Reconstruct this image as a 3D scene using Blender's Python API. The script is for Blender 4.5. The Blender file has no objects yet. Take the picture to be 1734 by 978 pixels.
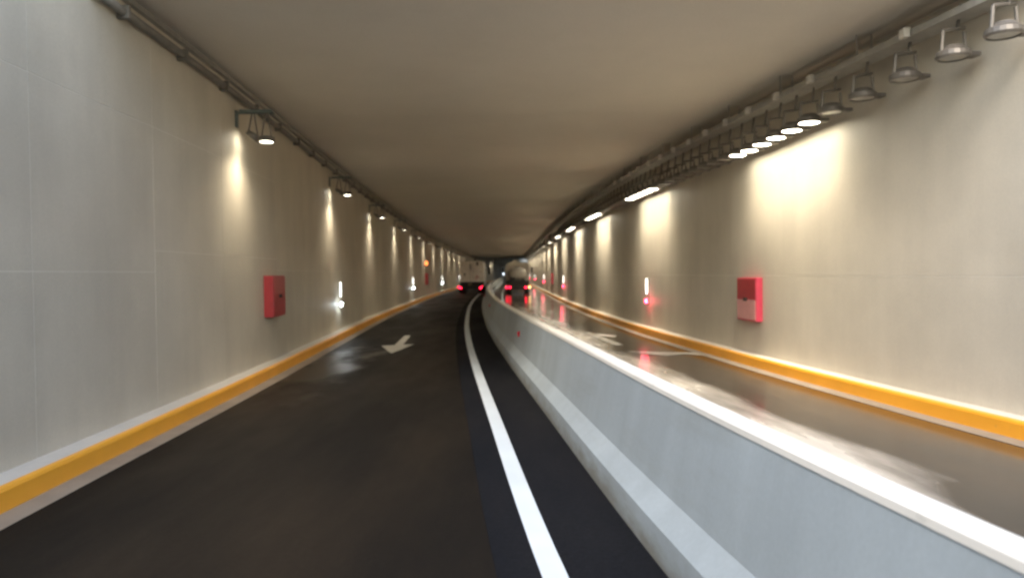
import bpy, bmesh, math, random
from mathutils import Vector, Matrix
random.seed(7)
sc = bpy.context.scene
COL = sc.collection
R = math.radians

# ------------------------------------------------------------------ camera
CAMH = 1.8
cam_d = bpy.data.cameras.new('camera')
cam = bpy.data.objects.new('camera', cam_d); COL.objects.link(cam)
cam_d.sensor_width = 36; cam_d.lens = 1250 / 1734 * 36
cam_d.clip_start = 0.05; cam_d.clip_end = 3000
cam.location = (0, 0, CAMH)
pitch = math.atan(27 / 1250); roll = 0.011
cam.matrix_world = Matrix.Translation((0, 0, CAMH)) @ Matrix.Rotation(R(90) - pitch, 4, 'X') @ Matrix.Rotation(-roll, 4, 'Z')
sc.camera = cam
# the photograph is a soft hand-held phone picture: focus sits close, so far things go slightly soft
cam_d.dof.use_dof = True; cam_d.dof.focus_distance = 6.0; cam_d.dof.aperture_fstop = 1.5

# ------------------------------------------------------------------ world (dusk daylight beyond both portals)
SUN_EL, SUN_AZ = R(38), R(190)
SKY_STRENGTH = 0.105
w = bpy.data.worlds.new('World'); sc.world = w; w.use_nodes = True
nt = w.node_tree; bg = nt.nodes['Background']
sky = nt.nodes.new('ShaderNodeTexSky'); sky.sky_type = 'NISHITA'; sky.sun_disc = False
sky.sun_elevation = SUN_EL; sky.sun_rotation = SUN_AZ; sky.air_density = 1.3; sky.dust_density = 2.4; sky.ozone_density = 1.5
nt.links.new(sky.outputs[0], bg.inputs[0]); bg.inputs[1].default_value = SKY_STRENGTH
sd = bpy.data.lights.new('sun', 'SUN'); sd.energy = 0.5; sd.angle = R(20); sd.color = (1, .93, .85)
so = bpy.data.objects.new('sun', sd); COL.objects.link(so)
sdir = Vector((math.sin(SUN_AZ) * math.cos(SUN_EL), math.cos(SUN_AZ) * math.cos(SUN_EL), math.sin(SUN_EL)))
so.rotation_euler = (-sdir).to_track_quat('-Z', 'Y').to_euler(); so.location = (0, -20, 30)

vs = sc.view_settings
vs.view_transform = 'Standard'; vs.look = 'None'; vs.exposure = 2.1; vs.gamma = 1
sc.render.engine = 'CYCLES'
cy = sc.cycles
cy.use_denoising = True; cy.max_bounces = 9; cy.diffuse_bounces = 6; cy.glossy_bounces = 4
cy.sample_clamp_indirect = 4.0; cy.use_light_tree = True
cy.caustics_reflective = False; cy.caustics_refractive = False
cy.pixel_filter_type = 'BLACKMAN_HARRIS'; cy.filter_width = 2.6

RIGHT_W, LEFT_W = 17.0, 34.0          # watts of the lamps
WARM = (1.0, .86, .66)

# ------------------------------------------------------------------ materials
def new_mat(name):
    m = bpy.data.materials.new(name); m.use_nodes = True
    return m, m.node_tree.nodes, m.node_tree.links, m.node_tree.nodes['Principled BSDF']
def noise(n, l, scale, detail=4, vec=None, stretch=None, rough=.55):
    t = n.new('ShaderNodeTexNoise'); t.inputs['Scale'].default_value = scale; t.inputs['Detail'].default_value = detail
    t.inputs['Roughness'].default_value = rough
    if vec is None:
        g = n.new('ShaderNodeNewGeometry'); vec = g.outputs['Position']
    if stretch:
        mp = n.new('ShaderNodeMapping'); mp.inputs['Scale'].default_value = stretch
        l.new(vec, mp.inputs[0]); vec = mp.outputs[0]
    l.new(vec, t.inputs['Vector'])
    return t.outputs['Fac']
def ramp(n, l, fac, a, b, ca, cb):
    r = n.new('ShaderNodeValToRGB'); r.color_ramp.elements[0].position = a; r.color_ramp.elements[1].position = b
    r.color_ramp.elements[0].color = (*ca, 1) if len(ca) == 3 else ca
    r.color_ramp.elements[1].color = (*cb, 1) if len(cb) == 3 else cb
    l.new(fac, r.inputs[0]); return r.outputs[0]
def mixc(n, l, fac, a, b, mode='MIX'):
    m = n.new('ShaderNodeMix'); m.data_type = 'RGBA'; m.blend_type = mode
    if isinstance(fac, float): m.inputs[0].default_value = fac
    else: l.new(fac, m.inputs[0])
    for v, i in ((a, 6), (b, 7)):
        if isinstance(v, tuple): m.inputs[i].default_value = (*v, 1)
        else: l.new(v, m.inputs[i])
    return m.outputs[2]
def math_(n, l, op, a, b=None, clamp=False):
    m = n.new('ShaderNodeMath'); m.operation = op; m.use_clamp = clamp
    for v, i in ((a, 0), (b, 1)):
        if v is None: continue
        if isinstance(v, (int, float)): m.inputs[i].default_value = v
        else: l.new(v, m.inputs[i])
    return m.outputs[0]
def bump(n, l, b, h, strength=.2, dist=.01):
    bp = n.new('ShaderNodeBump'); bp.inputs['Strength'].default_value = strength; bp.inputs['Distance'].default_value = dist
    l.new(h, bp.inputs['Height']); l.new(bp.outputs[0], b.inputs['Normal'])

def simple(name, col, rough=.5, metal=0.0, var=.12, sc_=9.0, coat=0.0):
    m, n, l, b = new_mat(name)
    f = noise(n, l, sc_, 5)
    lo = tuple(c * (1 - var) for c in col); hi = tuple(min(1, c * (1 + var)) for c in col)
    l.new(ramp(n, l, f, .3, .7, lo, hi), b.inputs['Base Color'])
    b.inputs['Roughness'].default_value = rough; b.inputs['Metallic'].default_value = metal
    b.inputs['Coat Weight'].default_value = coat
    return m
def emit(name, col, strength):
    m, n, l, b = new_mat(name)
    b.inputs['Base Color'].default_value = (*col, 1)
    b.inputs['Emission Color'].default_value = (*col, 1); b.inputs['Emission Strength'].default_value = strength
    return m
def concrete(name, col, rough=.62, streak=.5, spec=.4, objvar=.05, blot=1.0):
    m, n, l, b = new_mat(name)
    big = noise(n, l, .55, 5)
    vert = noise(n, l, 1.0, 5, stretch=(2.2, 2.2, .28))
    fine = noise(n, l, 38, 4)
    c = ramp(n, l, big, .3, .72, tuple(x * (1 - .14 * blot) for x in col), tuple(min(1, x * (1 + .1 * blot)) for x in col))
    c2 = ramp(n, l, vert, .35, .75, (1, 1, 1), (1 - .22 * streak,) * 3)
    c = mixc(n, l, 1.0, c, c2, 'MULTIPLY')
    c3 = ramp(n, l, fine, .25, .75, (.95,) * 3, (1.04,) * 3)
    c = mixc(n, l, 1.0, c, c3, 'MULTIPLY')
    oi = n.new('ShaderNodeObjectInfo')
    mr = n.new('ShaderNodeMapRange'); mr.inputs[3].default_value = 1 - objvar; mr.inputs[4].default_value = 1 + objvar
    l.new(oi.outputs['Random'], mr.inputs[0])
    hs = n.new('ShaderNodeHueSaturation'); l.new(c, hs.inputs['Color']); l.new(mr.outputs[0], hs.inputs['Value'])
    l.new(hs.outputs[0], b.inputs['Base Color'])
    rr = n.new('ShaderNodeMapRange'); rr.inputs[3].default_value = rough - .1; rr.inputs[4].default_value = rough + .12
    l.new(big, rr.inputs[0]); l.new(rr.outputs[0], b.inputs['Roughness'])
    b.inputs['Specular IOR Level'].default_value = spec
    bump(n, l, b, noise(n, l, 14, 6), .12, .006)
    return m

M = {}
M['panel'] = concrete('wall_concrete', (.60, .55, .45), .56, .4, objvar=.022)
M['joint'] = concrete('joint_mortar', (.70, .66, .57), .7, .1)
M['ceiling'] = concrete('ceiling_concrete', (.68, .645, .575), .7, .1, objvar=.012, blot=.35)
M['barrier'] = concrete('barrier_concrete', (.405, .465, .495), .6, .7)
def foot_grime(m):
    n, l = m.node_tree.nodes, m.node_tree.links; b = n['Principled BSDF']
    src = b.inputs['Base Color'].links[0].from_socket
    g = n.new('ShaderNodeNewGeometry'); sp = n.new('ShaderNodeSeparateXYZ'); l.new(g.outputs['Position'], sp.inputs[0])
    f = noise(n, l, 5, 6, stretch=(1, .5, 2))
    h = math_(n, l, 'ADD', sp.outputs[2], math_(n, l, 'MULTIPLY', math_(n, l, 'SUBTRACT', f, .5), .35))
    k = ramp(n, l, h, .0, .16, (.75, .75, .75), (0, 0, 0))
    c = mixc(n, l, k, src, (.17, .16, .12))
    sc2 = noise(n, l, 1.6, 6, stretch=(1, .35, 2.5), rough=.65)
    c = mixc(n, l, ramp(n, l, sc2, .54, .72, (0, 0, 0), (.35, .35, .35)), c, (.27, .29, .28))
    l.new(c, b.inputs['Base Color'])
foot_grime(M['barrier'])
M['footway'] = concrete('footway_concrete', (.66, .62, .55), .7, .3)
M['gutter'] = concrete('gutter_concrete', (.33, .28, .22), .6, 1.3)

def asphalt(name, col, rough, wet=False, brown=.0):
    m, n, l, b = new_mat(name)
    uv = n.new('ShaderNodeUVMap')                       # u = metres across the road, v = metres along it
    fine = noise(n, l, 130, 3); big = noise(n, l, .45, 5, uv.outputs[0], (1.4, .35, 1))
    c = ramp(n, l, fine, .3, .75, tuple(x * .6 for x in col), tuple(x * 1.5 for x in col))
    c = mixc(n, l, ramp(n, l, big, .42, .68, (0, 0, 0), (1, 1, 1)), c, (col[0] * 1.9 + brown, col[1] * 1.6 + brown * .8, col[2] * 1.35 + brown * .5))
    mid = noise(n, l, 26, 5, rough=.75)
    c = mixc(n, l, 1.0, c, ramp(n, l, mid, .3, .72, (.62,) * 3, (1.45,) * 3), 'MULTIPLY')
    rg = ramp(n, l, big, .35, .65, (rough + .08,) * 3, (rough - .1,) * 3)
    if not wet:
        l.new(c, b.inputs['Base Color'])
        # a damp patch by the left kerb, about 15-20 m ahead
        sx = n.new('ShaderNodeSeparateXYZ'); l.new(uv.outputs[0], sx.inputs[0])
        if name == 'asphalt_left':
            e = noise(n, l, 1.2, 5, uv.outputs[0], (1, .45, 1))
            du = math_(n, l, 'MULTIPLY', math_(n, l, 'ABSOLUTE', math_(n, l, 'ADD', sx.outputs[0], 3.75)), 1.1)
            dv = math_(n, l, 'MULTIPLY', math_(n, l, 'ABSOLUTE', math_(n, l, 'ADD', sx.outputs[1], -14.5)), .28)
            d = math_(n, l, 'ADD', math_(n, l, 'MAXIMUM', du, dv), math_(n, l, 'MULTIPLY', math_(n, l, 'SUBTRACT', e, .5), 2.4))
            wetf = ramp(n, l, d, .45, .95, (1, 1, 1), (0, 0, 0))
            rgm = mixc(n, l, wetf, rg, (.30, .30, .30))
            l.new(rgm, b.inputs['Roughness'])
        else:
            l.new(rg, b.inputs['Roughness'])
        bump(n, l, b, fine, .35, .004); b.inputs['Specular IOR Level'].default_value = .12 if name == 'asphalt_left' else .1
    else:
        sx = n.new('ShaderNodeSeparateXYZ'); l.new(uv.outputs[0], sx.inputs[0])
        e = noise(n, l, 1.0, 5, uv.outputs[0], (1.5, .32, 1), .5)
        e2 = noise(n, l, 2.2, 6, uv.outputs[0], (1.6, .22, 1), .6)
        # pale film running along the lane, narrowing with distance
        cen = math_(n, l, 'ADD', sx.outputs[0], -1.98)
        dd = math_(n, l, 'ADD', math_(n, l, 'ABSOLUTE', cen), math_(n, l, 'MULTIPLY', math_(n, l, 'SUBTRACT', e, .5), 1.25))
        # ends near 6 m and fades beyond 30 m
        v1 = math_(n, l, 'MULTIPLY', math_(n, l, 'MAXIMUM', math_(n, l, 'SUBTRACT', 6.2, sx.outputs[1]), 0), .4)
        v2 = math_(n, l, 'MULTIPLY', math_(n, l, 'MAXIMUM', math_(n, l, 'SUBTRACT', sx.outputs[1], 24), 0), .05)
        dd = math_(n, l, 'ADD', dd, math_(n, l, 'ADD', v1, v2))
        film = ramp(n, l, dd, .50, .98, (1, 1, 1), (0, 0, 0))
        film = mixc(n, l, 1.0, film, ramp(n, l, e2, .36, .56, (.55,) * 3, (1, 1, 1)), 'MULTIPLY')
        c = mixc(n, l, film, c, (.66, .62, .56))
        l.new(c, b.inputs['Base Color'])
        wv = ramp(n, l, big, .3, .6, (.07,) * 3, (.18,) * 3)
        l.new(mixc(n, l, film, wv, (.3, .3, .3)), b.inputs['Roughness'])
        b.inputs['Specular IOR Level'].default_value = .5
        h = noise(n, l, 3.0, 3, uv.outputs[0])
        bump(n, l, b, h, .05, .02)
    return m
M['asphalt_left'] = asphalt('asphalt_left', (.009, .0075, .006), .6, brown=.0055)
M['asphalt_right'] = asphalt('asphalt_right', (.040, .036, .032), .2, wet=True)
M['strip'] = asphalt('asphalt_strip', (.007, .008, .0105), .8)

def paint(name, col, rough=.5, worn=.5, under=(.09, .08, .07)):
    m, n, l, b = new_mat(name)
    f = noise(n, l, 5, 8, rough=.7); g = noise(n, l, 1.3, 4)
    k = ramp(n, l, f, .62 - .14 * (worn - .5), .74, (0, 0, 0), (1, 1, 1))
    c = ramp(n, l, g, .3, .7, tuple(x * .88 for x in col), col)
    l.new(mixc(n, l, math_(n, l, 'MULTIPLY', k, worn), c, under), b.inputs['Base Color'])
    b.inputs['Roughness'].default_value = rough
    bump(n, l, b, noise(n, l, 60, 4), .15, .003)
    return m
M['yellow'] = paint('yellow_paint', (.98, .44, .035), .42, .35, (.34, .24, .13))
M['white_line'] = paint('white_road_paint', (.68, .75, .79), .5, .3)
M['worn_white'] = paint('worn_white_paint', (.62, .60, .54), .5, .6)
M['cap'] = paint('lit_cap_tone', (.82, .80, .73), .55, .55, (.42, .42, .38))  # light falling on the barrier top is put into this pale colour
M['smeared'] = paint('smeared_white_paint', (.50, .48, .43), .35, .95)
M['galv'] = simple('galvanised_steel', (.36, .35, .32), .5, .3)
M['teal'] = simple('teal_grey_steel', (.16, .20, .19), .5, .2)
M['conduit'] = simple('conduit_grey', (.20, .19, .17), .55, .2)
M['lamp_body'] = simple('lamp_body_grey', (.17, .155, .135), .45, .3)
M['lens_off'] = simple('lens_glass_off', (.42, .41, .37), .12)
M['box_plastic'] = simple('box_plastic', (.62, .60, .55), .5)
M['red'] = simple('red_cabinet_paint', (.36, .03, .035), .35, 0, .1)
M['red_reflection'] = simple('red_door_reflection', (.66, .30, .28), .15, 0, .05)  # bright reflection on the lower door, put into its colour
M['pink_red'] = simple('daylit_red_cabinet_paint', (.58, .055, .10), .35, 0, .1)  # daylight on the cabinet's near side is mixed into this pinker red
M['dark_red'] = simple('reflector_red', (.45, .015, .03), .25)
M['orange'] = emit('orange_lamp', (1.0, .22, .05), .9)
M['white_truck'] = simple('white_truck_paint', (.84, .80, .75), .35, 0, .1, 1.2)
M['cream_truck'] = simple('cream_cab_paint', (.88, .84, .75), .35, 0, .04, 1.5)
M['tank'] = simple('tank_grey', (.27, .25, .215), .4, .1, .15, 1.5)
M['dark'] = simple('dark_frame', (.02, .018, .016), .6)
M['rubber'] = simple('tyre_rubber', (.018, .018, .018), .75)
M['steel'] = simple('steel', (.35, .34, .33), .4, .7)
M['glass_dark'] = simple('dark_glass', (.02, .025, .03), .08)
M['plate'] = simple('number_plate', (.30, .22, .12), .5)
M['faded_red'] = simple('faded_red_print', (.45, .14, .13), .5)
M['flap'] = simple('pale_flap', (.50, .50, .46), .5)
M['soil'] = simple('ground_soil', (.12, .11, .08), .95, 0, .4, .3)
M['lens_on'] = emit('lens_lit', (1.0, .93, .76), 11.0)
M['lens_small'] = emit('lens_lit_small', (1.0, .93, .76), 5.0)
M['lens_on_far'] = emit('lens_lit_far', (1.0, .93, .76), 6.0)
M['marker_white'] = emit('marker_white_lens', (.88, .96, 1.0), 14.0)
M['marker_red'] = emit('marker_red_lens', (1.0, .03, .09), 12.0)
M['marker_bar'] = emit('marker_bar_lens', (1.0, .97, .88), 1.6)
M['tail_red'] = emit('tail_light_red', (1.0, .012, .04), 3.4)
M['amber'] = emit('amber_light', (1.0, .45, .14), 2.4)
M['portal'] = emit('portal_lens', (.85, .95, .95), 3.0)
M['headlamp'] = emit('small_white_lamp', (.8, .9, 1.0), 1.5)

# ------------------------------------------------------------------ object helpers
WM = {}
def thing(name, label, cat, loc=(0, 0, 0), rz=0, group=None, kind=None):
    o = bpy.data.objects.new(name, None); COL.objects.link(o); o.empty_display_size = .2
    o.location = loc; o.rotation_euler = (0, 0, rz)
    WM[o] = Matrix.Translation(loc) @ Matrix.Rotation(rz, 4, 'Z')
    if label: o['label'] = label
    if cat: o['category'] = cat
    if group: o['group'] = group
    if kind: o['kind'] = kind
    return o
def obj(name, bm, mat, parent=None, world=False, smooth=False, kind=None, label=None):
    """world=True: geometry is in world coordinates; otherwise in the parent's frame."""
    me = bpy.data.meshes.new(name)
    if isinstance(bm, tuple):
        vs_, fs_ = bm[0], bm[1]; me.from_pydata(vs_, [], fs_)
        if len(bm) > 2 and bm[2]:
            u = me.uv_layers.new(name='UVMap')
            for lp in me.loops: u.data[lp.index].uv = bm[2][lp.vertex_index]
    else:
        bmesh.ops.recalc_face_normals(bm, faces=bm.faces)
        bm.to_mesh(me); bm.free()
    if smooth:
        for p in me.polygons: p.use_smooth = True
    me.materials.append(mat)
    o = bpy.data.objects.new(name, me); COL.objects.link(o)
    if parent is not None:
        o.parent = parent
        wm = WM.get(parent, Matrix.Identity(4))
        if world: o.matrix_parent_inverse = wm.inverted(); WM[o] = Matrix.Identity(4)
        else: WM[o] = wm.copy()
    else: WM[o] = Matrix.Identity(4)
    if kind: o['kind'] = kind
    if label: o['label'] = label
    return o
def tree(o):
    return [o] + [q for c in o.children for q in tree(c)]
def dup(root, loc, rz=0, label=None, group=None):
    def cp(o, par):
        c = o.copy(); COL.objects.link(c)
        if par is not None: c.parent = par
        for ch in KIDS.get(o, ()): 
            cp(ch, c)
        return c
    r = cp(root, None); r.location = loc; r.rotation_euler = (0, 0, rz)
    if label: r['label'] = label
    if group: r['group'] = group
    return r
KIDS = {}
def scan():
    KIDS.clear()
    for o in COL.objects:
        if o.parent: KIDS.setdefault(o.parent, []).append(o)

def B(): return bmesh.new()
def box(bm, x0, x1, y0, y1, z0, z1, bev=0.0):
    r = bmesh.ops.create_cube(bm, size=1)
    vs_ = r['verts']
    for v in vs_:
        v.co = Vector((x0 if v.co.x < 0 else x1, y0 if v.co.y < 0 else y1, z0 if v.co.z < 0 else z1))
    if bev > 0:
        es = list({e for v in vs_ for e in v.link_edges})
        bmesh.ops.bevel(bm, geom=es, offset=bev, segments=2, affect='EDGES', profile=.6)
    return bm
def cyl(bm, p, q, r1, r2=None, seg=16, caps=True):
    p, q = Vector(p), Vector(q); d = q - p; L = d.length
    r2 = r1 if r2 is None else r2
    m = Matrix.Translation((p + q) / 2) @ d.to_track_quat('Z', 'Y').to_matrix().to_4x4()
    bmesh.ops.create_cone(bm, cap_ends=caps, segments=seg, radius1=r1, radius2=r2, depth=L, matrix=m)
    return bm
def lathe(bm, p, axis, prof, seg=20):
    """prof: (distance along the axis, radius) points."""
    q = Vector(axis).normalized().to_track_quat('Z', 'Y').to_matrix().to_4x4()
    m = Matrix.Translation(p) @ q; rings = []
    for (h, r) in prof:
        rings.append([bm.verts.new(m @ Vector((r * math.cos(a), r * math.sin(a), h))) for a in [2 * math.pi * i / seg for i in range(seg)]])
    for a, b in zip(rings, rings[1:]):
        for i in range(seg): bm.faces.new((a[i], a[(i + 1) % seg], b[(i + 1) % seg], b[i]))
    bm.faces.new(rings[0][::-1]); bm.faces.new(rings[-1])
    return bm
def extrude_xz(bm, pts, y0, y1):
    a = [bm.verts.new((x, y0, z)) for x, z in pts]; b = [bm.verts.new((x, y1, z)) for x, z in pts]
    n = len(pts)
    bm.faces.new(a); bm.faces.new(b[::-1])
    for i in range(n): bm.faces.new((a[i], b[i], b[(i + 1) % n], a[(i + 1) % n]))
    return bm

# ------------------------------------------------------------------ plan curves of the tunnel
def spline(pts):
    def f(y):
        if y <= pts[0][0]: i = 0
        elif y >= pts[-1][0]: i = len(pts) - 2
        else: i = max(k for k in range(len(pts) - 1) if pts[k][0] <= y)
        (y0, x0), (y1, x1) = pts[i], pts[i + 1]
        def sl(k):
            if k <= 0: return (pts[1][1] - pts[0][1]) / (pts[1][0] - pts[0][0])
            if k >= len(pts) - 1: return (pts[-1][1] - pts[-2][1]) / (pts[-1][0] - pts[-2][0])
            return (pts[k + 1][1] - pts[k - 1][1]) / (pts[k + 1][0] - pts[k - 1][0])
        h = y1 - y0; t = (y - y0) / h
        if t < 0: return x0 + sl(0) * (y - y0)
        if t > 1: return x1 + sl(len(pts) - 1) * (y - y1)
        m0, m1 = sl(i) * h, sl(i + 1) * h
        return (2*t**3 - 3*t*t + 1) * x0 + (t**3 - 2*t*t + t) * m0 + (-2*t**3 + 3*t*t) * x1 + (t**3 - t*t) * m1
    return f
BEND = lambda y: max(0.0, min(y, 240) - 130) ** 2 / 200 + (max(0.0, y - 240) * 1.1)
KL0 = spline([(-90, -1.0), (-30, -2.6), (0, -3.68), (5.6, -3.92), (11.9, -4.19), (21.1, -4.76), (30.2, -5.29), (38.3, -5.61), (48, -5.94), (59, -6.20), (75, -6.36), (95, -6.42), (140, -6.5), (260, -6.5), (600, -6.5)])
KR0 = spline([(-90, 15), (-30, 10.8), (0, 6.55), (7.6, 5.28), (12.3, 4.62), (15.4, 4.30), (21.1, 3.78), (30, 3.32), (41.6, 3.04), (54, 2.92), (67, 2.84), (90, 2.75), (140, 2.62), (260, 2.6), (600, 2.6)])
BL0 = spline([(-90, 11), (-30, 4.6), (0, 1.45), (4.3, .895), (9.05, .43), (14.5, -.08), (20, -.54), (27, -1.01), (42, -1.72), (60, -2.12), (80, -2.2), (140, -2.2), (260, -2.2), (600, -2.2)])
KL = lambda y: KL0(y) + BEND(y)
KR = lambda y: KR0(y) + BEND(y)
BL = lambda y: BL0(y) + BEND(y)
WL = lambda y: KL(y) - .29
WR = lambda y: KR(y) + .26
CEIL = 4.98; TOP = 5.6
Y_IN, Y_OUT = 7.6, 172.0
def zr(y):                       # ramps outside both portals
    if y < -14: return min(TOP, (-14 - y) * .07)
    if y > 190: return min(TOP, (y - 190) * .075)
    return 0.0
def ys(a, b):
    out = []; y = a
    while y < b - 1e-6:
        out.append(y); y += 0.8 if -5 <= y < 40 else (2.0 if -30 <= y < 240 else 8.0)
    out.append(b); return out
def ribbon(prof, a, b, closed=False, use_z=True):
    """prof(y) -> [(x, z), ...]; open strip or closed tube lofted along y."""
    vs_, fs_, uv = [], [], []; Y = ys(a, b); n = None
    for y in Y:
        p = prof(y); n = len(p)
        for (x, z) in p:
            vs_.append((x, y, z + (zr(y) if use_z else 0))); uv.append((x, y))
    for k in range(len(Y) - 1):
        for i in range(n if closed else n - 1):
            j = (i + 1) % n
            fs_.append((k*n + i, k*n + j, (k+1)*n + j, (k+1)*n + i))
    if closed:
        fs_.append(tuple(range(n))[::-1]); fs_.append(tuple((len(Y)-1)*n + i for i in range(n)))
    return vs_, fs_, uv
def ribbon_off(prof, base, a, b, closed=False):
    v, f, uv = ribbon(prof, a, b, closed)
    uv = [(x - base(y), y) for (x, y) in uv]
    return v, f, uv

# ------------------------------------------------------------------ ground, roads, kerbs
FARY = 420
road_l = obj('road', ribbon(lambda y: [(KL(y) - .05, 0), (BL(y) * .5 + KL(y) * .5, 0), (BL(y) + .35, 0)], -90, FARY), M['asphalt_left'], kind='structure')
strip = obj('asphalt_strip', ribbon(lambda y: [(BL(y) - 1.0, .004), (BL(y) + .02, .004)], -90, FARY), M['strip'], road_l)
line_l = obj('lane_line', ribbon(lambda y: [(BL(y) - .735, .009), (BL(y) - .58, .009)], -40, 300), M['white_line'], road_l)
road_r = obj('road', ribbon_off(lambda y: [(BL(y) + .33, 0), (BL(y) * .5 + KR(y) * .5, 0), (KR(y) + .05, 0)], BL, -90, FARY), M['asphalt_right'], kind='structure')
line_r = obj('lane_line', ribbon(lambda y: [(BL(y) + 1.25, .005), (BL(y) + 1.37, .005)], 24, 300), M['white_line'], road_r)

def kerb_set(K, s, wall):
    g = obj('gutter', ribbon(lambda y: [(K(y) - s * .0, .006), (K(y) - s * .23, .004)], -90, FARY), M['gutter'], kind='structure')
    k = obj('kerb', ribbon(lambda y: [(K(y) + s * .03, -.1), (K(y) + s * .03, .19), (K(y) + s * .30, .20), (K(y) + s * .30, -.1)], -90, FARY, closed=True), M['footway'], kind='structure')
    # painted face: a skin that wraps the face and the rounded nose of the kerb
    obj('painted_face', ribbon(lambda y: [(K(y), .0), (K(y), .165), (K(y) + s * .012, .19), (K(y) + s * .045, .203), (K(y) + s * .045, .15), (K(y) + s * .031, .0)], -90, FARY, closed=True), M['yellow'], k)
kerb_set(KL, -1, WL); kerb_set(KR, 1, WR)

# arrow on the left lane, and the worn one on the right lane
def sheet(name, pts, z, mat, parent):
    bm = B(); f = bm.faces.new([bm.verts.new((x, y, z)) for x, y in pts])
    return obj(name, bm, mat, parent, world=True)
sheet('arrow_marking', [(-3.16, 21.6), (-2.98, 21.6), (-2.80, 18.86), (-2.52, 18.95), (-2.76, 16.75), (-3.32, 18.6), (-3.0, 18.72)], .005, M['worn_white'], road_l)
sheet('arrow_marking', [(2.16, 22.0), (2.34, 22.0), (2.72, 18.1), (2.52, 18.1)], .005, M['smeared'], road_r)
sheet('arrow_marking', [(2.30, 21.9), (2.95, 20.8), (2.8, 20.3), (2.36, 21.0)], .005, M['smeared'], road_r)
sheet('arrow_marking', [(2.58, 16.7), (3.25, 16.45), (4.05, 16.3), (4.10, 15.7), (3.7, 15.95), (3.3, 15.75), (2.95, 16.05)], .005, M['smeared'], road_r)

# ground outside: sheets on both sides and over the roof of the tunnel
def quad_ground2():
    Y = [-600, -90, -60, -30, -15, 0, Y_IN, 20, 50, 80, 110, 130, 140, 150, 160, Y_OUT, 190, 205, 215, 225, 240, 420, 1500]
    vs_, fs_ = [], []
    for y in Y:
        yy = max(-90, min(420, y))
        vs_ += [(x, y, TOP) for x in (-900, WL(yy) - .38, WR(yy) + .38, 900)]
    for k in range(len(Y) - 1):
        ymid = (Y[k] + Y[k+1]) / 2
        for i in range(3):
            if i == 1 and not (Y_IN < ymid < Y_OUT or ymid < -90 or ymid > 420): continue
            fs_.append((k*4+i, k*4+i+1, (k+1)*4+i+1, (k+1)*4+i))
    return vs_, fs_
obj('ground', quad_ground2(), M['soil'], kind='structure')

# ------------------------------------------------------------------ walls made of cast panels
def prism(x_in, x_out, y0, y1, z0, z1):
    """block between two plan curves; follows the curve with straight sides"""
    n = max(1, math.ceil((y1 - y0) / .8))
    Y = [y0 + (y1 - y0) * i / n for i in range(n + 1)]
    vs_, fs_ = [], []
    for y in Y: vs_ += [(x_in(y), y, z0), (x_in(y), y, z1), (x_out(y), y, z1), (x_out(y), y, z0)]
    for k in range(n):
        for i in range(4):
            j = (i + 1) % 4; fs_.append((k*4+i, k*4+j, (k+1)*4+j, (k+1)*4+i))
    fs_.append((3, 2, 1, 0)); fs_.append(tuple(n*4+i for i in range(4)))
    return vs_, fs_
def build_wall(W, s, label, seams, rows_of):
    t = thing('tunnel_wall', label, 'wall', (W(0), 0, 0))
    obj('wall_backing', ribbon(lambda y: [(W(y) + s * .003, -.1), (W(y) + s * .003, CEIL + .1), (W(y) + s * .36, CEIL + .1), (W(y) + s * .36, -.1)], Y_IN - 2.6, Y_OUT + 1, closed=True, use_z=False), M['joint'], t, world=True)
    obj('ramp_wall', ribbon(lambda y: [(W(y), -.1), (W(y), TOP + .15), (W(y) + s * .37, TOP + .15), (W(y) + s * .37, -.1)], -80, Y_IN - 2.604, closed=True, use_z=False), M['panel'], t, world=True)
    obj('ramp_wall', ribbon(lambda y: [(W(y), -.1), (W(y), TOP + .15), (W(y) + s * .37, TOP + .15), (W(y) + s * .37, -.1)], Y_OUT + 1.004, 285, closed=True, use_z=False), M['panel'], t, world=True)
    g = .006
    for a, b in zip(seams, seams[1:]):
        rows = rows_of((a + b) / 2)
        for z0, z1 in zip(rows, rows[1:]):
            obj('concrete_panel', prism(W, lambda y: W(y) + s * .2, a + g, b - g, z0 + (g if z0 > 0 else 0), z1 - g), M['panel'], t, world=True)
sl = [Y_IN - 2.6, 6.55, 9.0, 11.4, 14.6]
while sl[-1] < 62: sl.append(sl[-1] + 2.44)
while sl[-1] < Y_OUT - 8: sl.append(sl[-1] + 7.32)
sl.append(Y_OUT + 1)
sr = [Y_IN - 2.6, 15.3]
while sr[-1] < 62: sr.append(sr[-1] + 2.44)
while sr[-1] < Y_OUT - 8: sr.append(sr[-1] + 7.32)
sr.append(Y_OUT + 1)
build_wall(WL, -1, 'long beige concrete wall on the side of the left lane, with single white marker lights', sl,
           lambda y: [0, 1.86, 3.62, CEIL] if y < 9 else ([0, 2.12, 3.62, CEIL] if y < 14.6 else [0, 1.9, CEIL]))
build_wall(WR, 1, 'long beige concrete wall under the rows of floodlights beside the wet lane', sr,
           lambda y: [0, 1.70, CEIL])

tc = thing('tunnel_ceiling', 'flat brown-grey concrete ceiling spanning both lanes of the tunnel', 'ceiling', (0, 0, CEIL))
obj('roof_deck', ribbon(lambda y: [(WL(y) - .2, CEIL + .05), (WR(y) + .2, CEIL + .05), (WR(y) + .2, TOP - .02), (WL(y) - .2, TOP - .02)], Y_IN, Y_OUT, closed=True, use_z=False), M['ceiling'], tc, world=True)
yc = Y_IN
while yc < Y_OUT - 1:
    y2 = min(yc + 7.3, Y_OUT)
    obj('ceiling_slab', prism(lambda y: WL(y) + .0, lambda y: WR(y) - .0, yc + .003, y2 - .003, CEIL, CEIL + .06), M['ceiling'], tc, world=True)
    yc = y2
for yy, nm in ((Y_IN, 'portal_beam'), (Y_OUT - .4, 'portal_beam')):
    pass

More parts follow.
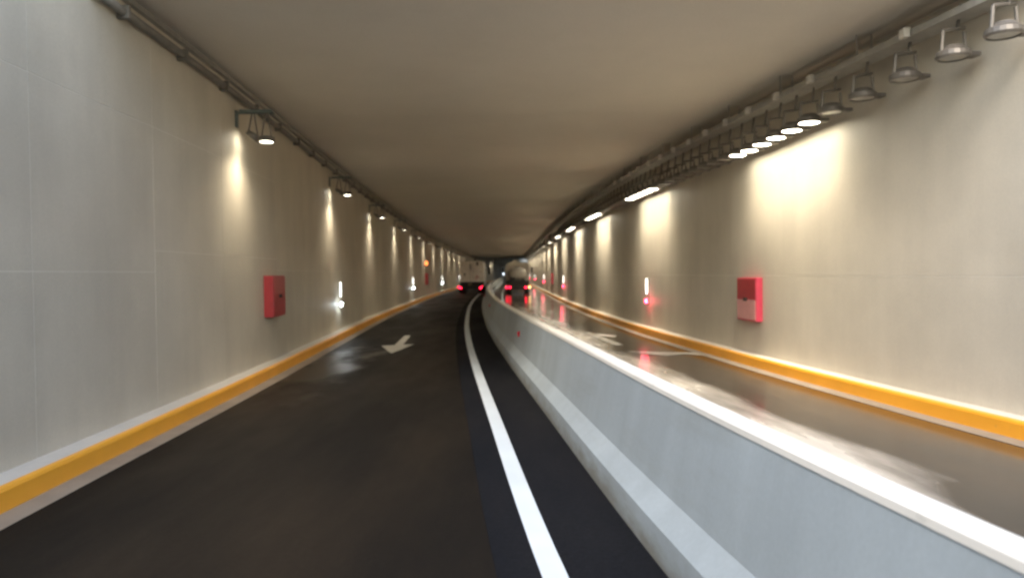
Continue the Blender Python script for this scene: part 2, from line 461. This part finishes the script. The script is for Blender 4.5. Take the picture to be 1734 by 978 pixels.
# ------------------------------------------------------------------ central barrier
tb = thing('concrete_barrier', 'long pale blue-grey concrete barrier curving between the two lanes', 'barrier', (BL(0), 0, 0))
def barrier_prof(y):
    b = BL(y)
    return [(b, -.05), (b + .025, .21), (b + .15, .34), (b + .264, .935), (b + .402, .935), (b + .51, .36), (b + .655, .22), (b + .68, -.05)]
obj('barrier_body', ribbon(barrier_prof, -60, 300, closed=True), M['barrier'], tb, world=True)
obj('barrier_cap', ribbon(lambda y: [(BL(y) + .257, .932), (BL(y) + .262, .962), (BL(y) + .276, .975), (BL(y) + .390, .975), (BL(y) + .404, .962), (BL(y) + .409, .932)], -60, 300, closed=True), M['cap'], tb, world=True)  # top strip coloured paler than the body, for the light on it
for y, dark in ((1.7, 0), (14.3, 0), (27.0, 1), (39.6, 1), (52.2, 1)):
    bm = box(B(), -.014, .02, -.02, .02, -.045, .045, .006)
    bm2 = box(B(), -.022, -.0145, -.045, .045, -.05, .05, .003)
    o = obj('reflector', bm2, M['dark_red'], tb, world=True)
    o.matrix_basis = Matrix.Translation((BL(y) + .205, y, .62)) @ Matrix.Rotation(R(-9), 4, 'Y') @ Matrix.Rotation(R(-55), 4, 'Z')
    bm.free()

# ------------------------------------------------------------------ conduits under the ceiling corner
tl = thing('cable_conduit', 'thin grey conduit running along the top of the wall by the left lane', 'conduit', (WL(0), 0, 4.7))
obj('conduit_pipe', ribbon(lambda y: [(WL(y) + .02 + .05 * (1 + math.cos(a)), 4.72 + .05 * math.sin(a)) for a in [i * math.pi / 4 for i in range(8)]], Y_IN, Y_OUT, closed=True, use_z=False), M['conduit'], tl, world=True, smooth=True)
obj('wall_rail', ribbon(lambda y: [(WL(y) + .001, 4.88), (WL(y) + .07, 4.88), (WL(y) + .07, 4.94), (WL(y) + .001, 4.94)], Y_IN, Y_OUT, closed=True, use_z=False), M['galv'], tl, world=True)
y = Y_IN + .6
while y < 40:
    obj('pipe_clip', box(B(), WL(y) + .001, WL(y) + .14, y - .03, y + .03, 4.64, 4.79, .01), M['conduit'], tl, world=True); y += 1.6
tr = thing('cable_tray', 'grey cable tray under the ceiling corner that carries the row of floodlights', 'cable tray', (WR(0), 0, 4.6))
obj('tray_channel', ribbon(lambda y: [(WR(y) - .50, 4.60), (WR(y) - .20, 4.60), (WR(y) - .20, 4.68), (WR(y) - .215, 4.68), (WR(y) - .215, 4.615), (WR(y) - .485, 4.615), (WR(y) - .485, 4.68), (WR(y) - .50, 4.68)], Y_IN, Y_OUT, closed=True, use_z=False), M['galv'], tr, world=True)
obj('conduit_pipe', ribbon(lambda y: [(WR(y) - .06 + .035 * math.cos(a), 4.72 + .035 * math.sin(a)) for a in [i * math.pi / 4 for i in range(8)]], Y_IN, Y_OUT, closed=True, use_z=False), M['conduit'], tr, world=True, smooth=True)
y = Y_IN + .4
while y < 40:
    for dx in (.46, .26):
        obj('hanger', box(B(), WR(y) - dx, WR(y) - dx + .02, y - .012, y + .012, 4.68, CEIL - .001), M['galv'], tr, world=True)
    y += 2.1
y = 6.9
while y < 24:
    obj('junction_box', box(B(), WR(y) - .585, WR(y) - .502, y - .06, y + .06, 4.585, 4.70, .012), M['box_plastic'], tr, world=True)
    y += 1.05 if y > 10 else 2.1

# ------------------------------------------------------------------ floodlights on the right
def add_spot(parent, loc, watts, size, angle, tilt, blend=1.0, soft=.1, color=WARM, name='bulb_light'):
    d = bpy.data.lights.new(name, 'SPOT'); d.energy = watts; d.spot_size = R(angle); d.spot_blend = blend
    d.shadow_soft_size = soft; d.color = color
    o = bpy.data.objects.new(name, d); COL.objects.link(o); o.parent = parent
    o.location = loc; o.rotation_euler = (0, tilt, 0)
    return o
def flood(label, lit):
    t = thing('floodlight', label, 'floodlight', (0, 0, -5), 0)
    # origin = centre of the lens; housing to the wall side, U bracket above
    h = B(); lathe(h, (0, 0, .012), (0, 0, 1), [(.002, .02), (.002, .152), (-.022, .156), (-.022, .168), (0, .185), (.05, .178), (.085, .13), (.12, .10), (.125, .04)], 20)
    box(h, .06, .30, -.075, .075, .012, .07, .02)
    obj('housing', h, M['lamp_body'], t, smooth=False)
    obj('lens', lathe(B(), (0, 0, .0), (0, 0, 1), [(0, .12), (.002, .148), (.013, .15)], 20), M['lens_on'] if lit else M['lens_off'], t)
    b = B()
    for sx in (-.15, .16):
        cyl(b, (sx, 0, .04), (sx * .86, 0, .30), .02, seg=8)
    cyl(b, (-.135, 0, .30), (.145, 0, .34), .021, seg=8)
    cyl(b, (.05, 0, .31), (.09, 0, .60), .02, seg=8)
    obj('bracket', b, M['lamp_body'], t)
    return t
_lit = None
lit0 = flood('x', True)
SPOT_A = add_spot(lit0, (0.0, 0, -.03), RIGHT_W * 1.3, .1, 132, R(14), 1.0, .11)
SPOT_B = add_spot(lit0, (0.03, 0, -.03), RIGHT_W * .33, .1, 66, R(-5), 1.0, .11)
off0 = flood('x', False)
far0 = thing('floodlight', 'x', 'floodlight', (0, 0, -5))
h = B(); lathe(h, (0, 0, .012), (0, 0, 1), [(.002, .02), (.002, .152), (-.022, .156), (-.022, .168), (.04, .172), (.076, .05)], 10); box(h, .06, .30, -.075, .075, .012, .07); cyl(h, (.03, 0, .08), (.03, 0, .60), .018, seg=5)
obj('housing', h, M['lamp_body'], far0)
obj('lens', lathe(B(), (0, 0, 0), (0, 0, 1), [(0, .145), (.012, .15)], 10), M['lens_on_far'], far0)
add_spot(far0, (0.0, 0, -.03), RIGHT_W * 1.7, .1, 155, R(10), 1.0, .11)
scan()
ORD = ['first', 'second', 'third', 'fourth', 'fifth', 'sixth', 'seventh', 'eighth', 'ninth', 'tenth', 'eleventh', 'twelfth', 'thirteenth', 'fourteenth', 'fifteenth', 'sixteenth', 'seventeenth', 'eighteenth']
def zl(y): return CAMH + (2.17 + .04 * max(0, 13.5 - y) if y > 0 else 2.7)
centres = [3.6, 12.7] + [12.7 + 8.2 * k for k in range(1, 15)]
first = {'l': lit0, 'o': off0, 'f': far0}
used = set()
def put(kind, y, label, group):
    o = first[kind]
    loc = (WR(y) - .40, y, zl(y)); rz = math.atan2(-(WR(y + .5) - WR(y - .5)), 1.0)
    if kind in used: o = dup(o, loc, rz, label, group)
    else: used.add(kind); todo.append((o, loc, rz, label, group))
    return o
todo = []
cnt = 0
for ci, c in enumerate(centres):
    if c > Y_OUT - 3: break
    if ci == 0:
        for k, y in enumerate((7.7, 8.4, 9.2, 10.05, 10.8)):
            put('o', y, f'unlit black floodlight before the first lit row, {ORD[k]} from the near end', 'unlit floodlights between the lit rows')
        continue
    nrow = ci
    for k in range(6):
        y = c - 1.3 + .52 * k
        lab = f'lit round floodlight, {ORD[k]} from the near end of {ORD[nrow-1]} lit row'
        put('l' if c < 50 else 'f', y, lab, 'lit floodlights in rows along the right wall')
    # unlit ones up to the next lit row
    if c < 42:
        nxt = centres[ci + 1] - 1.3; a = c + 1.3
        n = 9
        for k in range(n):
            y = a + (nxt - a) * (k + 1) / (n + 1)
            lab = f'unlit black floodlight, {ORD[k]} in the gap behind the {ORD[nrow-1]} lit row'
            put('o', y, lab, 'unlit floodlights between the lit rows')
for (o, loc, rz, label, group) in todo:
    o.location = loc; o.rotation_euler = (0, 0, rz); o['label'] = label; o['group'] = group

# ------------------------------------------------------------------ twin lamps on the left
def twin():
    t = thing('twin_wall_lamp', 'x', 'wall lamp', (0, 0, -5))
    b = B(); box(b, 0, .62, -.02, .02, .46, .49, .004); box(b, .001, .03, -.05, .05, .24, .51, .004); box(b, .1, .62, -.16, -.12, .46, .50, .004); box(b, .56, .60, -.12, -.02, .465, .495)
    obj('bracket_arm', b, M['teal'], t)
    for (cx, cy_, lz, ax) in ((.25, .06, .07, (.75, 0, 1)), (.50, -.05, 0.0, (0, .03, 1))):
        h = B(); lathe(h, (cx + .012 * ax[0], cy_, lz + .012), ax, [(.002, .02), (.002, .112), (-.026, .116), (-.026, .126), (0, .14), (.06, .13), (.08, .06)], 18)
        hh = obj('lamp_housing', h, M['lamp_body'], t)
        obj('lens', lathe(B(), (cx, cy_, lz), ax, [(0, .09), (.002, .108), (.013, .11)], 18), M['lens_small'], hh)
        s = B(); cyl(s, (cx + .08, cy_, lz + .05), (cx + .03, cy_, .47), .012, seg=8); cyl(s, (cx - .08, cy_, lz + .05), (cx - .01, cy_, .47), .012, seg=8)
        obj('strut', s, M['lamp_body'], hh)
    return t
tw = twin()
add_spot(tw, (.205, .06, .03), LEFT_W * .12, .1, 58, R(17), 1.0, .07)
add_spot(tw, (.50, -.05, -.03), LEFT_W, .1, 150, R(0), 1.0, .08)
scan()
fst = True
for k in range(18):
    y = 12.15 + 8.25 * k
    if y > Y_OUT - 3: break
    lab = f'lit twin lamp on a teal arm, {ORD[k]} one seen along the left wall'
    loc = (WL(y) + .002, y, CAMH + 2.19); rz = math.atan2(-(WL(y + .5) - WL(y - .5)), 1.0)
    if k == 0: keep = (tw, loc, rz, lab)
    else: dup(tw, loc, rz, lab, 'twin lamps along the left wall')
o, loc, rz, lab = keep; o.location = loc; o.rotation_euler = (0, 0, rz); o['label'] = lab; o['group'] = 'twin lamps along the left wall'

# ------------------------------------------------------------------ low marker lights (white on the left, red on the right)
def marker(red):
    s = -1 if red else 1
    t = thing('marker_light', 'x', 'marker light', (0, 0, -5))
    bb = B(); box(bb, 0, s * .05, -.05, .05, .20, .66, .008); box(bb, 0, s * .06, -.09, .09, -.07, .07, .02)
    obj('backplate', bb, M['galv'], t)
    obj('light_bar', box(B(), s * .051, s * .07, -.032, .032, .22, .64, .006), M['marker_bar'], t)
    obj('lens', lathe(B(), (s * .061, 0, 0), (s, -.6, 0), [(0, .06), (.03, .052), (.05, .02)], 14), M['marker_red' if red else 'marker_white'], t)
    d = bpy.data.lights.new('bulb_light', 'POINT'); d.energy = 1.2 if not red else 1.6; d.color = (1, .1, .15) if red else (.85, .95, 1); d.shadow_soft_size = .05
    q = bpy.data.objects.new('bulb_light', d); COL.objects.link(q); q.parent = t; q.location = (s * .22, -.1, 0)
    return t
for red, W in ((False, WL), (True, WR)):
    proto = marker(red); scan(); s = -1 if red else 1; sv = None
    for k in range(5):
        y = 21.6 + 24.0 * k
        cnm = 'red' if red else 'white'
        lab = f'{"small " if k > 1 else ""}glowing {cnm} marker light under a pale bar, {ORD[k]} along the {"right" if red else "left"} wall'
        loc = (W(y) + s * .002, y, .94); rz = math.atan2(-(W(y + .5) - W(y - .5)), 1.0)
        if k == 0: sv = (loc, rz, lab)
        else: dup(proto, loc, rz, lab, f'{cnm} marker lights low on the wall')
    proto.location, proto.rotation_euler = sv[0], (0, 0, sv[1]); proto['label'] = sv[2]; proto['group'] = f'{cnm} marker lights low on the wall'

# ------------------------------------------------------------------ red fire cabinets
def cabinet(W, s, y0, y1, z0, z1, d, label):
    y = (y0 + y1) / 2; L = (y1 - y0) / 2
    rz = math.atan2(-(W(y + .5) - W(y - .5)), 1.0)
    t = thing('fire_cabinet', label, 'fire cabinet', (W(y), y, z0), rz, 'red fire cabinets on the walls')
    H = z1 - z0; x0, x1 = 0.0, -s * d
    obj('cabinet_body', box(B(), min(x0, x1), max(x0, x1), -L, L, 0, H, .012), M['red'] if s < 0 else M['pink_red'], t)
    dx = x1 - s * .012
    obj('upper_door', box(B(), min(x1 - s*.001, dx), max(x1 - s*.001, dx), -L + .03, L - .03, H * .51, H - .03, .004), M['red'], t)
    pn = obj('lower_door', box(B(), min(x1 - s*.001, dx), max(x1 - s*.001, dx), -L + .03, L - .03, .03, H * .49, .004), M['red_reflection'] if s > 0 else M['red'], t)
    obj('handle', box(B(), min(dx, dx - s*.03), max(dx, dx - s*.03), -.06, .06, H * .46, H * .54, .006), M['dark'], t)
    return t
cabinet(WL, -1, 13.6, 14.5, 1.03, 1.80, .17, 'red metal fire cabinet on the wall beside the left lane, before the first white marker')
cabinet(WR, 1, 13.85, 14.75, .83, 1.66, .13, 'red fire cabinet with a reflection-toned lower door on the wall under the first lit row')
cabinet(WL, -1, 54.5, 55.5, 1.0, 1.86, .18, 'distant dark red cabinet on the left wall under the orange light')
cabinet(WR, 1, 56.5, 57.5, .95, 1.75, .13, 'distant red cabinet on the right wall between two red marker lights')
ob = thing('orange_sign_light', 'small glowing orange sign light high on the left wall far down the tunnel', 'sign light', (WL(55), 55, 2.55))
obj('sign_housing', box(B(), 0, .10, -.45, .45, -.14, .22, .02), M['lamp_body'], ob)
obj('sign_face', box(B(), .101, .115, -.42, .42, -.10, .18, .004), M['orange'], ob)
obj('sign_end', box(B(), .02, .09, -.462, -.451, -.10, .18, .003), M['orange'], ob)

# ------------------------------------------------------------------ trucks
def wheel(t, x, y, dual, r=.46):
    wd = .28 if not dual else .52
    g = B(); lathe(g, (x - wd / 2, y, r), (1, 0, 0), [(0, r * .62), (.03, r * .95), (.06, r), (wd - .06, r), (wd - .03, r * .95), (wd, r * .62)], 22)
    ty = obj('tyre', g, M['rubber'], t)
    k = B(); s = 1 if x > 0 else -1
    lathe(k, (x + s * (wd / 2 - .05), y, r), (s, 0, 0), [(0, r * .56), (.03, r * .56), (.035, r * .3), (.06, r * .28), (.07, .08)], 18)
    obj('rim', k, M['steel'], ty)
def lamp_cluster(t, cx, z, y, s):
    hs = obj('tail_light', box(B(), cx - .21, cx + .21, y - .05, y, z - .11, z + .11, .02), M['dark'], t)
    obj('lamp_lens', lathe(B(), (cx - .10, y - .051, z), (0, -1, 0), [(0, .075), (.02, .065), (.03, .03)], 14), M['tail_red'], hs)
    return hs

def box_truck():
    t = thing('box_truck', 'white box truck with red tail lights driving away in the left lane', 'truck', (-3.55, 65.3, 0))
    y0 = 0.0
    # chassis rails and rear frame
    b = B(); box(b, -.45, -.33, .1, 7.2, .62, .84); box(b, .33, .45, .1, 7.2, .62, .84); box(b, -.9, .9, 1.2, 1.35, .66, .80); box(b, -.8, .8, 4.6, 4.75, .66, .8)
    obj('chassis', b, M['dark'], t)
    g = B(); extrude_xz(g, [(-1.10, 1.06), (1.10, 1.06), (1.09, 1.3), (1.0, 2.78), (.93, 2.90), (-.93, 2.90), (-1.0, 2.78), (-1.09, 1.3)], 0, 5.0)
    bx = obj('cargo_box', g, M['white_truck'], t)
    for s in (-1, 1):
        d = obj('rear_door', extrude_xz(B(), [(s * .012, 1.12), (s * 1.03, 1.12), (s * 1.02, 1.35), (s * .94, 2.76), (s * .90, 2.82), (s * .012, 2.82)], -.03, -.002), M['white_truck'], t)
        k = B()
        for zz in (1.3, 1.95, 2.6): box(k, s * .84 - .07, s * .84 + .07, -.05, -.031, zz - .025, zz + .025)
        obj('hinge', k, M['steel'], d)
        obj('lock_bar', cyl(B(), (s * .12, -.055, 1.14), (s * .12, -.055, 2.80), .016, seg=8), M['steel'], d)
    obj('door_handle', box(B(), -.68, -.55, -.06, -.031, 1.60, 1.84, .02), M['dark'], t)
    obj('vent_panel', box(B(), -.16, -.05, -.062, -.031, 2.12, 2.6, .01), M['dark'], t)
    obj('vent_panel', box(B(), .42, .58, -.06, -.031, 2.52, 2.80, .02), M['dark'], t)
    # faded red print low on the right door
    k = B(); box(k, .32, .66, -.034, -.0305, 1.42, 1.50); box(k, .40, .52, -.034, -.0305, 1.52, 1.64); box(k, .26, .48, -.034, -.0305, 1.26, 1.32)
    obj('door_print', k, M['faded_red'], t)
    # roof unit and marker lamps
    obj('roof_unit', box(B(), -.82, .15, 4.2, 5.3, 2.905, 3.22, .05), M['dark'], t)
    obj('roof_unit_grille', box(B(), -.78, .02, 4.17, 4.198, 3.0, 3.2, .01), M['flap'], t)
    obj('bumper', box(B(), -1.08, 1.08, -.10, .02, .42, .62, .02), M['dark'], t)
    obj('rear_panel', box(B(), -1.08, 1.08, -.02, .06, .63, 1.055, .01), M['dark'], t)
    for s in (-1, 1):
        lamp_cluster(t, s * .88, .52, -.10, s)
        hs = lamp_cluster(t, s * 1.02 if s > 0 else -1.04, .60, -.04, s)
        obj('mudflap', box(B(), s * .88 - .27, s * .88 + .27, .35, .37, .12, .6), M['rubber'], t)
        wheel(t, s * .80, .95, True); wheel(t, s * .86, 6.2, False)
    obj('number_plate', box(B(), -.32, -.02, -.045, -.021, .78, .92, .006), M['plate'], t)
    # cab
    c = B(); pts = [(5.12, .62), (7.2, .62), (7.28, 1.5), (6.95, 2.35), (6.6, 2.52), (5.12, 2.52)]
    a = [c.verts.new((-1.0, p[0], p[1])) for p in pts]; e = [c.verts.new((1.0, p[0], p[1])) for p in pts]
    c.faces.new(a); c.faces.new(e[::-1])
    for i in range(len(pts)): c.faces.new((a[i], e[i], e[(i+1) % 6], a[(i+1) % 6]))
    bmesh.ops.bevel(c, geom=c.edges[:], offset=.06, segments=2, affect='EDGES')
    obj('cab', c, M['white_truck'], t)
    obj('windscreen', box(B(), -.88, .88, 7.1, 7.14, 1.6, 2.2, .01), M['glass_dark'], t).rotation_euler = (R(0), 0, 0)
    for s in (-1, 1):
        k = B(); cyl(k, (s * .98, 6.8, 2.1), (s * 1.34, 6.9, 2.25), .018, seg=8); box(k, s * 1.36 - .11, s * 1.36 + .11, 6.86, 6.94, 1.70, 2.42, .03)
        obj('wing_mirror', k, M['dark'], t)
    return t
box_truck()

def tanker():
    t = thing('tanker_truck', 'tank truck with cream cab and grey tank driving away in the wet lane', 'truck', (.5, 64.0, 0))
    b = B(); box(b, -.45, -.33, .1, 5.9, .66, .90); box(b, .33, .45, .1, 5.9, .66, .90); box(b, -.9, .9, 1.3, 1.45, .7, .85); box(b, -.9, .9, .05, .15, .66, .9)
    obj('chassis', b, M['dark'], t)
    # elliptical tank with domed end
    g = B(); seg = 28; rings = []
    for (yy, k) in ((-.02, .0), (.0, .45), (.06, .78), (.16, .95), (.30, 1.0), (3.1, 1.0), (3.25, .9), (3.3, .4)):
        if k == 0: continue
        rings.append([g.verts.new((.84 * k * math.copysign(abs(math.cos(a)) ** .8, math.cos(a)), yy, 1.70 + .58 * k * math.copysign(abs(math.sin(a)) ** .85, math.sin(a)))) for a in [2 * math.pi * i / seg for i in range(seg)]])
    for r1, r2 in zip(rings, rings[1:]):
        for i in range(seg): g.faces.new((r1[i], r1[(i+1) % seg], r2[(i+1) % seg], r2[i]))
    g.faces.new(rings[0]); g.faces.new(rings[-1][::-1])
    obj('tank', g, M['tank'], t, smooth=True)
    k = B()
    for yy in (.6, 1.7, 2.8): box(k, -.7, .7, yy - .06, yy + .06, .9, 1.22)
    obj('tank_saddle', k, M['dark'], t)
    obj('tank_hatch', lathe(B(), (0, 1.7, 2.26), (0, 0, 1), [(0, .28), (.10, .28), (.14, .2)], 16), M['steel'], t)
    # rear deck, cabinet and frame under the tank
    obj('rear_frame', box(B(), -1.03, 1.03, -.12, .04, .60, 1.16, .02), M['dark'], t)
    obj('valve_box', box(B(), -.62, -.22, -.2, -.121, 1.0, 1.42, .02), M['dark'], t)
    obj('valve_box', box(B(), .35, .62, -.18, -.121, .95, 1.3, .02), M['dark'], t)
    obj('bumper', box(B(), -1.04, 1.04, -.26, -.13, .42, .60, .02), M['dark'], t)
    lamp_cluster(t, -.86, .56, -.262, -1); lamp_cluster(t, -.58, .58, -.262, -1)
    lamp_cluster(t, .80, .54, -.262, 1)
    hs = obj('tail_light', box(B(), .92, 1.12, -.31, -.262, .46, .68, .02), M['dark'], t)
    obj('lamp_lens', lathe(B(), (1.02, -.312, .57), (0, -1, 0), [(0, .085), (.02, .07), (.03, .03)], 14), M['amber'], hs)
    obj('pale_mudflap', box(B(), -.52, -.12, .3, .32, .16, .42, .01), M['flap'], t)
    obj('pale_mudflap', box(B(), .02, .56, .26, .28, .06, .40, .01), M['flap'], t)
    for s in (-1, 1):
        wheel(t, s * .78, 1.0, True); wheel(t, s * .78, 2.1, True); wheel(t, s * .88, 5.2, False)
        obj('mudflap', box(B(), s * .80 - .26, s * .80 + .26, .35, .37, .12, .6), M['rubber'], t)
    # tall cab whose rear wall shows round the tank
    c = B(); extrude_xz(c, [(-1.08, .95), (1.08, .95), (1.12, 2.45), (1.08, 2.66), (.94, 2.78), (-.70, 2.78), (-.95, 2.64), (-1.08, 2.40)], 3.5, 5.4)
    cb = obj('cab', c, M['cream_truck'], t)
    obj('cab_deflector', extrude_xz(B(), [(-.50, 2.782), (.0, 2.782), (-.06, 2.98), (-.34, 3.04)], 3.55, 4.2), M['cream_truck'], t)
    obj('windscreen', box(B(), -.92, .92, 5.402, 5.43, 1.6, 2.3, .01), M['glass_dark'], t)
    obj('cab_bonnet', box(B(), -.95, .95, 5.402, 6.2, .6, 1.5, .05), M['cream_truck'], t)
    for s in (-1, 1):
        k = B(); cyl(k, (s * 1.10, 5.1, 2.1), (s * 1.35, 5.15, 2.2), .018, seg=8); box(k, s * 1.38 - .10, s * 1.38 + .10, 5.12, 5.20, 1.85, 2.35, .03)
        mm = obj('wing_mirror', k, M['dark'], t)
    obj('side_lamp', lathe(B(), (-1.27, 5.0, 1.72), (0, -1, 0), [(0, .07), (.03, .05)], 10), M['headlamp'], t)
    return t
tanker()

# drop helper prototypes that were never placed
for o in list(COL.objects):
    if o.parent is None and o.get('label') == 'x':
        for q in tree(o): bpy.data.objects.remove(q)
